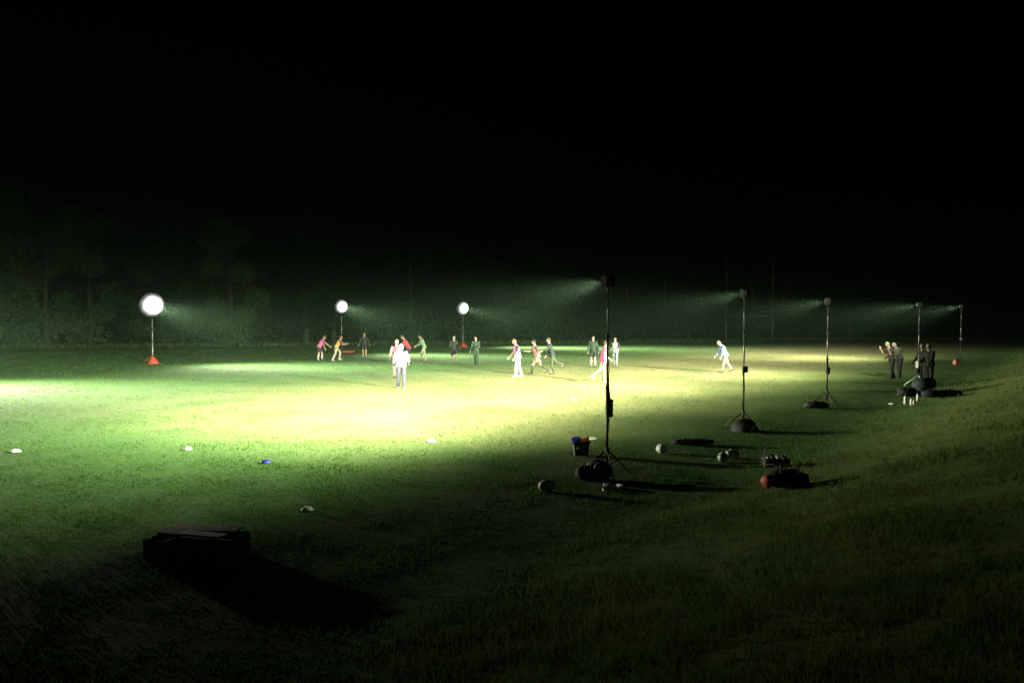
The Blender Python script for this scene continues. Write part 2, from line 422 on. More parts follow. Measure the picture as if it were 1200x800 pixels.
PINK = (.72, .12, .30); RED = (.62, .04, .06); ORANGE = (.80, .36, .08); WHITE = (.75, .76, .74); DARK = (.02, .024, .022)
DGREEN = (.022, .05, .03); GREY = (.16, .17, .18); PALE = (.62, .56, .42)
person(374, 423, 1.72, 20, 'player in a pink bib leaning forward with one arm hanging down, left of the group', lean=32, head=5, hip=(28, -4), knee=(30, 6), arm=(12, 40), elbow=(8, 12), shirt=(.35, .05, .09), sleeve='short', bib=PINK, legs='shorts', legcol=(.03, .02, .03), sock=(.75, .76, .68), hair=(.10, .03, .02))
person(394, 423, 1.72, 15, 'player in an orange bib and beige trousers crouching into a jog', lean=30, head=0, hip=(38, -8), knee=(48, 20), arm=(20, 40), elbow=(75, 60), shirt=(.16, .05, .03), sleeve='short', bib=ORANGE, legs='trousers', legcol=(.42, .40, .26), hair=(.16, .06, .03), shoe=(.7, .68, .6))
person(427, 419, 1.72, 275, 'player in black top and shorts with bare legs, arms out, beside the orange bib', lean=4, hip=(8, -4), knee=(10, 4), arm=(5, 5), abd=(26, 26), elbow=(15, 15), shirt=DARK, legs='shorts', legcol=(.02, .02, .02), hair=(.22, .16, .1))
person(479, 426, 1.80, 190, 'player in a bright red top and dark shorts with lowered head, behind the white jacket', lean=28, head=20, hip=(25, -2), knee=(25, 8), arm=(15, 30), elbow=(25, 35), shirt=RED, legs='shorts', legcol=(.02, .02, .025), hair=(.14, .08, .05))
person(497, 424, 1.80, 200, 'player in a faded green top and long leggings bending the head to the left', lean=20, head=25, hip=(28, -6), knee=(32, 8), arm=(25, 20), elbow=(40, 30), shirt=(.17, .30, .15), legs='leggings', legcol=(.26, .30, .16), hair=(.03, .02, .015))
person(532, 426, 1.66, 280, 'player in a black hooded top and shorts jogging, below the rightmost bright lamp', lean=10, hip=(26, -8), knee=(42, 10), arm=(10, 25), abd=(14, 14), elbow=(60, 60), shirt=DARK, legs='shorts', legcol=(.025, .025, .03), hair=(.4, .38, .33))
person(558, 428, 1.68, 255, 'player in dark green kit with one white sleeve stripe and dark trousers', lean=6, hip=(6, -6), knee=(6, 6), arm=(20, 10), abd=(14, 12), elbow=(70, 20), shirt=(.04, .075, .05), legs='trousers', legcol=(.03, .07, .035), hair=(.05, .04, .03), bib=None)
person(607, 442, 1.80, 195, 'player in a pink bib over black with white trousers, looking down to the left', lean=10, head=22, hip=(16, -10), knee=(12, 8), arm=(5, 15), elbow=(25, 25), shirt=(.04, .02, .035), sleeve='short', bib=(.74, .17, .46), legs='trousers', legcol=(.78, .77, .74), hair=(.20, .11, .06), shoe=(.72, .72, .7))
person(630, 438, 1.80, 190, 'player with dark hair in a coral bib running left with striding legs', lean=16, head=5, hip=(34, -22), knee=(22, 30), arm=(-30, 35), elbow=(50, 60), shirt=(.05, .06, .05), sleeve='short', bib=(.62, .16, .16), legs='shorts', legcol=(.50, .15, .12), hair=(.02, .02, .018), sock=(.04, .05, .03))
person(647, 438, 1.80, 195, 'player in a black top and long black leggings kicking one leg back behind them', lean=16, head=5, hip=(8, -32), knee=(20, 42), arm=(50, -10), elbow=(20, 40), abd=(20, 10), shirt=(.02, .035, .028), legs='leggings', legcol=(.05, .065, .035), hair=(.06, .05, .04))
person(695, 430, 1.74, 265, 'player in a loose dark coat with pale bare legs, just left of the tallest pole', lean=3, hip=(4, -4), knee=(4, 4), arm=(6, 4), abd=(14, 14), elbow=(12, 12), shirt=(.02, .04, .026), legs='shorts', legcol=(.02, .03, .025), sock=(.72, .72, .62), hair=(.05, .05, .04), bulk=1.15)
person(707, 448, 1.80, 10, 'player in a deep pink bib and grey trousers partly behind the tallest pole', lean=8, head=8, hip=(6, -26), knee=(6, 30), arm=(20, -15), elbow=(30, 10), shirt=(.72, .62, .42), sleeve='short', bib=(.62, .06, .22), legs='trousers', legcol=(.17, .20, .13), hair=(.05, .03, .02), shoe=(.75, .78, .62))
person(721, 430, 1.68, 250, 'player in a white bib over black with pale leggings, just right of the tallest pole', lean=6, hip=(12, -10), knee=(16, 10), arm=(25, -20), abd=(22, 28), elbow=(70, 50), shirt=DARK, bib=(.68, .74, .68), legs='leggings', legcol=(.30, .48, .34), hair=(.05, .03, .02))
person(850, 436, 1.72, 185, 'player in a blue top and pale trousers walking left with bowed head', lean=24, head=35, hip=(18, -20), knee=(6, 16), arm=(6, 14), elbow=(15, 25), shirt=(.13, .22, .50), legs='leggings', legcol=(.60, .56, .36), hair=(.35, .27, .14), bulk=1.08, shoe=(.03, .03, .025))
person(470, 455, 1.74, 100, 'coach in a white and pale blue hooded jacket with dark trousers, standing nearest', lean=4, hip=(9, -7), knee=(2, 4), arm=(10, 18), abd=(14, 16), elbow=(30, 40), shirt=(.34, .46, .62), legs='trousers', legcol=(.07, .07, .10), hood=(.5, .53, .55), bulk=1.22, shoe=(.5, .48, .45), group='people standing around the pitch')
person(465, 443, 1.76, 95, 'player in a red pink bib half hidden behind the coach in the white jacket', lean=2, hip=(5, -5), knee=(5, 5), arm=(10, 5), abd=(18, 14), elbow=(25, 25), shirt=(.68, .62, .56), bib=(.68, .09, .16), legs='shorts', legcol=(.03, .03, .03), hair=(.62, .56, .48))
p, J, hc, Mh, k = person(1045, 444, 1.72, 190, 'person bending with both hands raised to the face, left of the pair in dark trousers', lean=16, head=22, hip=(10, -8), knee=(10, 8), arm=(22, 28), elbow=(132, 128), abd=(12, 12), shirt=(.03, .035, .03), sleeve='short', legs='trousers', legcol=(.012, .014, .013), hair=(.22, .24, .16), group='people standing by the bank')
person(1054, 443, 1.72, 200, 'person with fair hair and bowed shoulders, right of the pair in dark trousers', lean=24, head=30, hip=(12, -6), knee=(12, 8), arm=(30, 20), elbow=(60, 40), shirt=(.06, .07, .055), legs='trousers', legcol=(.012, .014, .013), hair=(.24, .25, .20), group='people standing by the bank')
p2, J2, hc2, Mh2, k2 = person(1089, 453, 1.70, 205, 'person in a long dark coat with white slab for lit arm beside the bank', lean=4, head=10, hip=(4, -4), knee=(4, 4), arm=(20, 10), elbow=(35, 50), abd=(8, 8), shirt=(.012, .014, .013), legs='trousers', legcol=(.01, .012, .012), hair=(.34, .37, .30), bulk=1.18, group='people standing by the bank')
person(1081.5, 451, 1.68, 215, 'person in a dark green jacket behind the floodlight tripod, close beside the long coat', lean=6, head=12, hip=(6, -4), knee=(6, 4), arm=(15, 15), elbow=(40, 40), shirt=(.02, .032, .025), legs='trousers', legcol=(.02, .03, .022), hair=(.35, .40, .33), group='people standing by the bank')
# white slab that stands for the lit arm of the person in the coat
bm = bmesh.new()
v = box(bm, (0, 0, 0), (.010, .11, .27), 0, .004)
for q in v: q.co.x += .02 * math.sin(q.co.z * 9) + .01 * math.sin(q.co.y * 20)
o = from_bm('lit_arm_slab', bm, M_WHITE, None, False)
o.matrix_world = p2.matrix_basis @ Matrix.Translation(J2[1]['wr'] + J2[1]['fd'] * .12 + Vector((.02, 0, -.02))) @ Matrix.Rotation(R(20), 4, 'Z')
tag(o, 'white slab for lit arm at the waist of the person in a long dark coat', 'paper')  # not real paper: the slab stands in for the lit arm

# ------------------------------------------------------------------ floodlights
def spot(parent, loc, tgt, watts, sx, sup, sdn, radius=.10):
    """a floodlight with an asymmetric optic: wide sideways (sx), cut off upwards (sup), longer tail down (sdn)"""
    l = bpy.data.lights.new('flood_beam', 'SPOT'); l.energy = watts; l.spot_size = R(172); l.spot_blend = .4
    l.shadow_soft_size = radius; l.color = LAMP_COL; l.use_nodes = True
    nt = l.node_tree; N = nt.nodes.new; L = nt.links.new
    em = nt.nodes['Emission']
    tc = N('ShaderNodeTexCoord'); sp = N('ShaderNodeSeparateXYZ'); L(tc.outputs['Normal'], sp.inputs[0])
    def mt(op, x, y=None):
        n = N('ShaderNodeMath'); n.operation = op
        for i, q in enumerate((x, y)):
            if q is None: continue
            if isinstance(q, (int, float)): n.inputs[i].default_value = q
            else: L(q, n.inputs[i])
        return n.outputs[0]
    y = mt('MULTIPLY', sp.outputs[1], YSIGN)
    up = mt('DIVIDE', mt('MAXIMUM', y, 0.0), sup); dn = mt('DIVIDE', mt('MINIMUM', y, 0.0), sdn)
    fx = mt('DIVIDE', sp.outputs[0], sx)
    e = mt('ADD', mt('MULTIPLY', fx, fx), mt('ADD', mt('MULTIPLY', up, up), mt('MULTIPLY', dn, dn)))
    L(mt('EXPONENT', mt('MULTIPLY', e, -1.0)), em.inputs['Strength'])
    o = bpy.data.objects.new('flood_beam', l); COL.objects.link(o); o.parent = parent; o.location = loc
    d = Vector(tgt); o.rotation_euler = d.to_track_quat('-Z', 'Y').to_euler()
    return o
YSIGN = 1.0
def stand_common(root, Ht, leg_len, leg_mat, pole_r=.022):
    bm = bmesh.new(); tube(bm, [(0, 0, .12), (0, 0, Ht * .48)], pole_r, 12); from_bm('lower_pole', bm, M_BLACK if leg_mat is M_BLACK else M_POLE, root, True)
    bm = bmesh.new(); tube(bm, [(0, 0, Ht * .46), (0, 0, Ht * .76)], pole_r * .8, 12); tube(bm, [(0, 0, Ht * .75), (0, 0, Ht)], pole_r * .62, 12)
    from_bm('upper_pole', bm, M_POLE, root, True)
    for z in (Ht * .475, Ht * .755):
        bm = bmesh.new(); lathe(bm, [(pole_r * 1.25, z - .035), (pole_r * 1.45, z - .02), (pole_r * 1.45, z + .02), (pole_r * 1.1, z + .035)], 14)
        tube(bm, [(0, pole_r, z), (0, pole_r + .05, z)], .008, 8); from_bm('collar', bm, M_BLACK, root)
    for i in range(3):
        a = 2 * PI * i / 3 + .35
        d = Vector((math.cos(a), math.sin(a), 0))
        bm = bmesh.new(); tube(bm, [d * .03 + Vector((0, 0, .42)), d * leg_len + Vector((0, 0, .025))], .014, 8)
        ball(bm, d * leg_len + Vector((0, 0, .024)), .024, seg=8); from_bm('leg', bm, leg_mat, root, True)
        bm = bmesh.new(); tube(bm, [Vector((0, 0, .16)) + d * .02, d * (leg_len * .52) + Vector((0, 0, .23))], .008, 6); from_bm('brace', bm, leg_mat, root)
    bm = bmesh.new(); lathe(bm, [(pole_r * 1.6, .38), (pole_r * 1.9, .4), (pole_r * 1.9, .46), (pole_r * 1.3, .48)], 14); from_bm('leg_hub', bm, M_BLACK, root)
    bm = bmesh.new()
    pts = []
    for i in range(40):
        z = Ht - .05 - (Ht - .4) * i / 39; a = i * .55
        pts.append(((pole_r + .008) * math.cos(a), (pole_r + .008) * math.sin(a), z))
    tube(bm, pts, .005, 6); from_bm('cable', bm, M_RUB, root)

NEAR_W, FAR_W = 6000, 7000
def near_stand(px, py, toppx, label, hang=None, watts=NEAR_W, aim=-12, tilt=8, sx=.62, sup=.115, sdn=.28, leg=M_BLACK):
    g = at(px, py); dist = g.y
    top = CAM_H + (372 - toppx) / F_PX * dist            # height of the lamp head's top
    Ht = top - g.z - .26
    yaw = math.atan2(-OUT.y, -OUT.x) + R(aim)
    root = empty('floodlight_stand', g, yaw, label, 'floodlight', 'floodlight stands along the near touchline')
    stand_common(root, Ht, .50, leg)
    bm = bmesh.new(); tube(bm, [(0, 0, Ht - .02), (0, 0, Ht + .05)], .02, 10)
    tube(bm, [(.0, -.12, Ht + .15), (0, -.12, Ht + .05), (0, .12, Ht + .05), (0, .12, Ht + .15)], .009, 8); from_bm('yoke', bm, M_BLACK, root)
    T = Matrix.Translation((0, 0, Ht + .15)) @ Matrix.Rotation(R(tilt * .5), 4, 'Y')
    bm = bmesh.new()
    v = box(bm, (0, 0, 0), (.10, .17, .22), 0, .012)
    for i in range(6): v += box(bm, (-.075, -.07 + i * .028, 0), (.06, .008, .17), 0)
    for s in (1, -1):
        v += box(bm, (.06, s * .081, 0), (.03, .008, .22), 0); v += box(bm, (.06, 0, s * .106), (.03, .152, .008), 0)
    for q in v:
        if q.is_valid: q.co = T @ q.co
    hd = from_bm('lamp_head', bm, M_BLACK, root)
    bm = bmesh.new(); vv = ball(bm, (.052, 0, 0), .098, (.62, .8, 1), 16)
    for q in vv: q.co = T @ q.co
    from_bm('lens', bm, M_LENS_SIDE, hd, True)
    spot(root, T @ Vector((.12, 0, 0)), (math.cos(R(tilt)), 0, -math.sin(R(tilt))), watts, sx, sup, sdn)
    return root, Ht
def hang_box(root, z0, z1, mat, strap=True, side=.07, w=.12):
    bm = bmesh.new(); box(bm, (0, side, (z0 + z1) / 2), (.09, w, z1 - z0), 0, .014)
    box(bm, (.05, side, (z0 + z1) / 2), (.02, w * .6, (z1 - z0) * .5), 0, .004)
    b = from_bm('control_box', bm, mat, root)
    if strap:
        bm = bmesh.new(); tube(bm, [(.0, side * .3, z1 + .42), (.01, side * .8, z1 + .2), (0, side * 1.1, z1 - .02)], .017, 8)
        from_bm('strap', bm, M_BAG, root); bm = bmesh.new()
        tube(bm, [(.0, side * .2, z1 + .42), (-.01, side * .2, z1 + .2), (0, side * .6, z1 - .02)], .017, 8)
        from_bm('strap', bm, M_BAG, root); bm = bmesh.new()
        tube(bm, [(0, side, z0 + .02), (.01, side * 1.1, z0 - .12), (0, side * .9, z0 - .26)], .006, 6)
        from_bm('cord', bm, M_BAG, root)
near = []
r, h = near_stand(711.5, 556, 323, 'tallest floodlight pole, nearest of its row, with a control box hanging on straps', tilt=8, sx=.56, sdn=.295, watts=NEAR_W * 2.0, aim=-7); hang_box(r, 1.02, 1.34, M_BROWN, True, -.06); near.append(r)
r, h = near_stand(871, 503, 339, 'second nearest floodlight pole standing over a black sandbag', watts=NEAR_W); hang_box(r, 1.42, 1.58, M_BLACK, False, -.07); near.append(r)
r, h = near_stand(969, 474, 349, 'third floodlight pole of the near row, with a low black bag at its tripod'); hang_box(r, .98, 1.2, M_BAG, True, -.05); near.append(r)
r, h = near_stand(1076, 452, 354, 'floodlight pole whose pale tripod stands beside the people in dark coats', leg=M_GREYG); hang_box(r, .5, .85, M_BAG, False, .05, .2); near.append(r)
r, h = near_stand(1125.5, 426, 357, 'farthest floodlight pole on the right, with an orange case at its foot'); hang_box(r, 1.38, 1.58, M_POLE, False, -.06); near.append(r)

def far_stand(px, py, lamp_y, dia, label, aim, watts=FAR_W, tilt=10, sx=.33, red=True):
    g = at(px, py); dist = g.y
    zc = CAM_H + (372 - lamp_y) / F_PX * dist - g.z
    yaw = math.atan2(OUT.y, OUT.x) - R(14); aim += 14
    root = empty('floodlight_stand', g, yaw, label, 'floodlight', 'lit floodlight stands on the far touchline')
    Ht = zc - dia / 2 - .06
    stand_common(root, Ht, .55, M_RED if red else M_BLACK, .03)
    r = dia / 2  # head and lens enlarged to the width of the lamp's glare
    bm = bmesh.new(); tube(bm, [(0, 0, Ht - .02), (0, 0, Ht + .07)], .025, 10)
    n = 14; tube(bm, [(-.05, (r + .015) * math.sin(PI * (i / n - .5)), zc - (r + .015) * math.cos(PI * (i / n - .5)) * 1.0) for i in range(n + 1)], .010, 8)
    from_bm('yoke', bm, M_BLACK, root)
    T = Matrix.Translation((-.05, 0, zc)) @ Matrix.Rotation(R(90 + 8), 4, 'Y')
    bm = bmesh.new(); lathe(bm, [(r * .25, -r * .75), (r * .5, -r * .68), (r * .85, -r * .38), (r * .985, 0), (r * .99, .02), (r * .965, .03)], 32, T)
    hd = from_bm('lamp_head', bm, M_BLACK, root, False)
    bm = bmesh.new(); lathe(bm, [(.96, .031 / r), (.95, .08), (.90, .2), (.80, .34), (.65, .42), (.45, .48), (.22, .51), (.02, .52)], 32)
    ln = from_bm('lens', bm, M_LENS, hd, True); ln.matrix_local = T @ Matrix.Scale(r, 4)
    spot(root, T @ Vector((0, 0, r * .52 + .06)), (math.cos(R(tilt)) * math.cos(R(aim)), math.cos(R(tilt)) * math.sin(R(aim)), -math.sin(R(tilt))), watts, sx, .15, .30, .2)
    return root
far = [far_stand(179, 425, 357, 1.52, 'leftmost and biggest glowing floodlight, on a red tripod at the far touchline', 16, watts=8500),
       far_stand(400.5, 413, 359, 1.16, 'middle glowing floodlight, above the player in the orange bib', 6, red=False),
       far_stand(542.5, 406, 361, 1.36, 'rightmost of the three glowing floodlights, above a red base', 18, watts=15000),
       far_stand(-210, 448, 357, 1.50, 'floodlight standing off the left edge of the pitch, lighting the grass from the left', 24, watts=13000, sx=.31)]
def red_cover(px, py, w, h, label):
    bm = bmesh.new(); n = 5
    v = []
    lathe(bm, [(w * .52, 0), (w * .5, .03), (w * .36, h * .35), (w * .22, h * .7), (w * .07, h * .98)], 12)
    lumpy(bm, bm.verts, .06, 4, px)
    for q in bm.verts: q.co.z = max(q.co.z, 0)
    o = from_bm('weight_bag', bm, M_RED, None, True); o.location = at(px, py); tag(o, label, 'weight bag', 'red weight bags under the far floodlights'); return o
red_cover(179.5, 426, .68, .44, 'red pyramid shaped weight bag under the leftmost glowing floodlight')
red_cover(543, 406.5, .75, .34, 'red weight bag under the rightmost glowing floodlight')
def kitbag(px, py, L, D, Hh, mat, label, cat='bag', rz=0, name='kit_bag', end=None, group=None, straps=True, amp=.05):
    root = empty(name, at(px, py), rz, label, cat, group)
    bm = bmesh.new(); n = 9
    rings = []
    for i in range(n):
        t = i / (n - 1) * 2 - 1; s = (1 - abs(t) ** 4) ** .5 if abs(t) < 1 else .05
        s = max(s, .35)
        rings.append((Vector((t * L / 2, 0, Hh * .5)), Vector((0, 1, 0)), Vector((0, 0, 1)), D / 2 * s, Hh / 2 * (s * .5 + .5)))
    loft(bm, rings, 16)
    lumpy(bm, bm.verts, amp, 5, px)
    for q in bm.verts: q.co.z = max(q.co.z, 0.0)
    b = from_bm('bag_body', bm, mat, root, True)
    if straps:
        for s in (.22, -.22):
            bm = bmesh.new(); tube(bm, [(s * L, -D * .4, Hh * .3), (s * L, -D * .34, Hh * .85), (s * L * .8, -.02, Hh * 1.25), (s * L, D * .34, Hh * .85)], .014, 6); from_bm('handle', bm, M_RUB, root)
    if end:
        bm = bmesh.new(); ball(bm, (-L * .5, -.03, Hh * .42), Hh * .42, (.7, 1.05, .95), 12); lumpy(bm, bm.verts, .03, 7, px)
        for q in bm.verts: q.co.z = max(q.co.z, 0.0)
        from_bm('end_pocket', bm, end, root, True)
    return root
kitbag(407.5, 413.5, 1.05, .4, .22, principled('dark_red_nylon', (.20, .025, .02), .7, 0, .3, 6, .4, 14), 'flat dark red bag lying on the grass right of the middle glowing floodlight', rz=.05)
kitbag(689, 562, .40, .30, .24, M_BAG, 'black bag slumped on the grass left of the cable drum under the tallest pole', rz=.3)
kitbag(812, 521, .92, .24, .13, M_BAG, 'long flat black bag lying on the grass between the two nearest poles', rz=-.03, amp=.03)
kitbag(923, 572, .62, .42, .28, M_BAG, 'black holdall with a red end pocket lying at the foot of the bank', rz=-.05, end=M_RED)
kitbag(957, 478, .75, .35, .2, M_BAG, 'low black bag by the tripod of the third near pole', rz=.1)
kitbag(1068, 464, 1.0, .5, .3, M_BAG, 'black bag behind the white bottles below the people in dark coats', rz=.1)
kitbag(1104, 466, 1.3, .5, .26, M_BAG, 'long black bag heaped at the edge of the bank, right of the other bags', rz=.05)
kitbag(1083, 463, .8, .6, .62, principled('dark_teal_nylon', (.018, .032, .03), .85, 0, .3, 6, .5, 14), 'tall dark rucksack standing upright among the bags by the bank', rz=.2, straps=False)
# orange case at farthest pole
g = at(1120.5, 427.5); root = empty('case', g, .3, 'small orange case at the foot of the farthest pole on the right', 'case')
bm = bmesh.new(); box(bm, (0, 0, .15), (.30, .26, .30), 0, .04); from_bm('case_body', bm, principled('faded_orange_plastic', (.28, .10, .04), .6), root)
bm = bmesh.new(); box(bm, (0, 0, .325), (.29, .25, .045), 0, .012); from_bm('case_lid', bm, M_BLACK, root)
bm = bmesh.new(); tube(bm, [(-.08, 0, .34), (-.07, 0, .39), (.07, 0, .39), (.08, 0, .34)], .01, 6); from_bm('handle', bm, M_BLACK, root)
# sandbag at second pole
g = at(873, 505); root = empty('sandbag', g, .2, 'black sandbag with pale tags draped over the tripod of the second pole', 'sandbag')
bm = bmesh.new(); lathe(bm, [(.33, 0), (.32, .06), (.26, .17), (.15, .27), (.04, .32)], 16); lumpy(bm, bm.verts, .10, 6, 3)
for q in bm.verts: q.co.z = max(q.co.z, 0)
from_bm('bag_body', bm, M_BAG, root, True)
for x, y, z in ((-.14, -.20, .15), (.12, -.22, .10), (.03, -.28, .06)):
    bm = bmesh.new(); box(bm, (x, y, z), (.05, .02, .07), .3, .006); from_bm('pale_tag', bm, M_WHITE, root)
# cable drum under the nearest pole
g = at(704, 562); root = empty('cable_drum', g, .25, 'dark maroon cable drum standing on edge under the tallest pole', 'cable drum')
bm = bmesh.new(); Tm = Matrix.Translation((0, 0, .17)) @ Matrix.Rotation(PI / 2, 4, 'X')
lathe(bm, [(.10, -.09), (.138, -.08), (.142, 0), (.138, .08), (.10, .09)], 24, Tm); lumpy(bm, bm.verts, .012, 12, 2); from_bm('wound_cable', bm, M_BROWN, root, True)
for s in (1, -1):
    bm = bmesh.new(); lathe(bm, [(.17, s * .09), (.17, s * .105), (.15, s * .112), (.04, s * .112)], 24, Tm); from_bm('drum_flange', bm, M_BLACK, root)
bm = bmesh.new(); tube(bm, [(-.12, 0, .29), (-.08, 0, .40), (.08, 0, .40), (.12, 0, .29)], .014, 8); from_bm('handle', bm, M_RUB, root)
bm = bmesh.new(); pts = []
g0 = at(716, 563)
for i in range(60):
    t = i / 59; x = .05 + t * 1.6; y = -.15 - t * .5 + .12 * math.sin(t * 9)
    q = g0 + Vector((x, y, 0)); pts.append((q.x, q.y, ground_z(q.x, q.y) + .012))
tube(bm, pts, .009, 6); tag(from_bm('power_cable', bm, M_RUB), 'black power cable trailing over the dark grass right of the tallest pole', 'cable')

# tub of bibs and cones
g = at(680.5, 533); root = empty('tub', g, .1, 'black plastic tub with a blue bib over its rim, left of the tallest pole', 'tub')
bm = bmesh.new()
for sx, sy, w, d in ((0, .13, .31, .012), (0, -.13, .31, .012), (.155, 0, .012, .272), (-.155, 0, .012, .272)): 
    v = box(bm, (sx, sy, .14), (w, d, .27), 0)
    for q in v:
        if q.co.z < .05: q.co.x *= .84; q.co.y *= .84
box(bm, (0, 0, .012), (.27, .225, .018), 0)
from_bm('tub_body', bm, M_TUB, root)
bm = bmesh.new()
for sx, sy, w, d in ((0, .143, .36, .026), (0, -.143, .36, .026), (.172, 0, .026, .255), (-.172, 0, .026, .255)): box(bm, (sx, sy, .285), (w, d, .02), 0, .005)
from_bm('rim', bm, M_TUB, root)
for s in (1, -1):
    bm = bmesh.new(); tube(bm, [(s * .185, -.05, .27), (s * .20, -.04, .25), (s * .20, .04, .25), (s * .185, .05, .27)], .008, 6); from_bm('handle', bm, M_TUB, root)
bm = bmesh.new(); box(bm, (-.09, -.1425, .16), (.05, .006, .035), 0, .002); from_bm('sticker', bm, M_GREYG, root)
bm = bmesh.new(); ball(bm, (0, 0, 0), .12, (1.0, .95, .5), 18); lumpy(bm, bm.verts, .05, 9, 5)
o = from_bm('folded_bib', bm, M_BLUE, None, True); o.location = g + Vector((-.10, -.03, .31)); tag(o, 'crumpled blue bib bulging over the left rim of the black tub', 'bib')
def cone(bm_mat, loc, r, h, label, rot=(0, 0, 0), name='training_cone', group=None, cat='cone'):
    bm = bmesh.new(); lathe(bm, [(r, 0), (r, .008), (r * .8, .014), (r * .30, h * .95), (r * .22, h)], 18)
    o = from_bm(name, bm, bm_mat, None, False); o.location = loc; o.rotation_euler = rot; tag(o, label, cat, group); return o
cone(M_ORANGE, g + Vector((.06, -.02, .25)), .10, .15, 'orange training cone tilted in the black tub, next to the blue bib', (.5, .4, 0), group='orange cones in the tub')
cone(M_ORANGE, g + Vector((.115, .04, .26)), .08, .12, 'orange training cone at the right rim of the black tub', (-.3, .6, .3), group='orange cones in the tub')
def disc(px, py, mat, label, r=.10):
    bm = bmesh.new(); lathe(bm, [(r, 0), (r, .006), (r * .78, .035), (r * .45, .055), (r * .28, .058), (r * .26, .05)], 20)
    o = from_bm('marker_disc', bm, mat, None, True); o.location = at(px, py) + Vector((0, 0, .012)); o.rotation_euler = (random.uniform(-.06, .06), random.uniform(-.06, .06), 0)
    tag(o, label, 'marker disc', 'marker discs scattered on the grass')
disc(18, 530, M_WHITE, 'white marker disc at the far left edge of the pitch', .11)
disc(220, 527, M_WHITE, 'white marker disc left of the dark blue disc', .09)
disc(311.5, 542.5, M_DBLUE, 'dark blue marker disc on the left half of the grass', .10)
disc(505, 518, M_PBLUE, 'pale blue marker disc at the front edge of the bright patch', .11)
disc(360, 599, M_BALL, 'grey marker disc on the dark foreground grass', .09)
disc(694, 515.5, M_GREYG, 'pale green marker disc just behind the black tub', .11)
disc(673, 469, M_WHITE, 'small white marker disc on the bright turf left of the tallest pole', .10)
disc(1046, 474, M_WHITE, 'white marker disc left of the white bottles by the bank', .13)
def rugby_ball(px, py, rz, label):
    root = empty('rugby_ball', at(px, py), rz, label, 'ball', 'rugby balls lying on the grass')
    bm = bmesh.new(); ball(bm, (0, 0, .098), .098, (1.45, 1, 1), 20); from_bm('ball_body', bm, M_BALL, root, True)
    bm = bmesh.new()
    for s in (1, -1):
        rings = [(Vector((s * .145 * t, 0, .098)), Vector((0, 1, 0)), Vector((0, 0, 1)), .0995 * math.sqrt(max(0, 1 - (t * .145 / .142) ** 2 * .97)), .0995 * math.sqrt(max(0, 1 - (t * .145 / .142) ** 2 * .97))) for t in (.55, .62, .69, .76)]
        loft(bm, rings, 20)
    from_bm('stripe', bm, M_BALLS, root, True)
rugby_ball(640.5, 576, .4, 'rugby ball alone in the dark grass left of the black bag')
rugby_ball(775, 531, 1.9, 'rugby ball on the grass left of the long flat black bag')
rugby_ball(847, 541.5, 1.0, 'front ball of the pair lying between the long bag and the bottle crate')
rugby_ball(858, 538, .2, 'rear ball of the pair lying between the long bag and the bottle crate')
def bottle_mesh(h=.22, r=.034):
    bm = bmesh.new(); lathe(bm, [(r * .92, 0), (r, .01), (r, h * .3), (r * .9, h * .38), (r * .9, h * .46), (r, h * .54), (r, h * .72), (r * .55, h * .8)], 14)
    me = bpy.data.meshes.new('bottle_body'); bm.to_mesh(me); bm.free(); me.materials.append(M_WHITE)
    bm = bmesh.new(); lathe(bm, [(r * .6, h * .8), (r * .62, h * .88), (r * .3, h * .9), (r * .25, h), (r * .2, h * 1.01)], 12)
    cap = bpy.data.meshes.new('bottle_cap'); bm.to_mesh(cap); bm.free(); cap.materials.append(M_BLACK)
    return me, cap
BM, CM = bottle_mesh()
def bottle(loc, rot, label, group, sc=1.0):
    root = empty('drinks_bottle', loc, 0, label, 'bottle', group); root.rotation_euler = rot; root.scale = (sc, sc, sc)
    o = link('bottle_body', BM, None, root, True); c = link('cap', CM, None, root)
    return root
# crate of bottles
def crate(px, py, rz, label, nx, ny, blabel, group):
    g = at(px, py); root = empty('bottle_crate', g, rz, label, 'crate')
    L, D, Hc = .40, .28, .17; bm = bmesh.new()
    box(bm, (0, 0, .012), (L - .02, D - .02, .016), 0)
    for sx, sy, w, d in ((0, D / 2, L, .014), (0, -D / 2, L, .014), (L / 2, 0, .014, D - .016), (-L / 2, 0, .014, D - .016)):
        for z in (.04, .10, .15): box(bm, (sx, sy, z), (w, d, .034), 0)
    from_bm('crate_body', bm, M_TUB, root)
    bm = bmesh.new()
    for sx in (1, -1):
        for sy in (1, -1): box(bm, (sx * (L / 2 + .004), sy * (D / 2 + .004), .088), (.026, .026, .176), 0, .004)
    from_bm('corner_post', bm, M_TUB, root)
    bm = bmesh.new(); tube(bm, [(-L / 2, 0, .16), (-L / 2 + .01, 0, .34), (L / 2 - .01, 0, .34), (L / 2, 0, .16)], .009, 8); from_bm('handle', bm, M_TUB, root)
    m = Matrix.Rotation(rz, 3, 'Z')
    for i in range(nx):
        for j in range(ny):
            p = m @ Vector((-L / 2 + (i + .5) * L / nx, -D / 2 + (j + .5) * D / ny, .022))
            bottle(g + p, (random.uniform(-.05, .05), random.uniform(-.05, .05), 0), blabel, group, 1.0)
crate(908.5, 547, -.06, 'black crate full of white bottles on the dark grass above the holdall', 4, 2, 'white drinks bottle standing in the black crate near the bank', 'bottles in the black crate')
for i, (px, py, rot, lb) in enumerate((
    (1061, 474, (0, 0, 0), 'leftmost white bottle standing in front of the bags by the bank'),
    (1068, 475, (0, 0, 0), 'second white bottle standing in front of the bags by the bank'),
    (1071, 474.5, (0, 0, 0), 'short white bottle standing third in front of the bags by the bank'),
    (1075.5, 470, (0, 0, 0), 'white bottle standing farthest right in front of the bags by the bank'))):
    bottle(at(px, py), rot, lb, 'white bottles by the bank', (1.5, 1.25, .9, 1.3)[i])
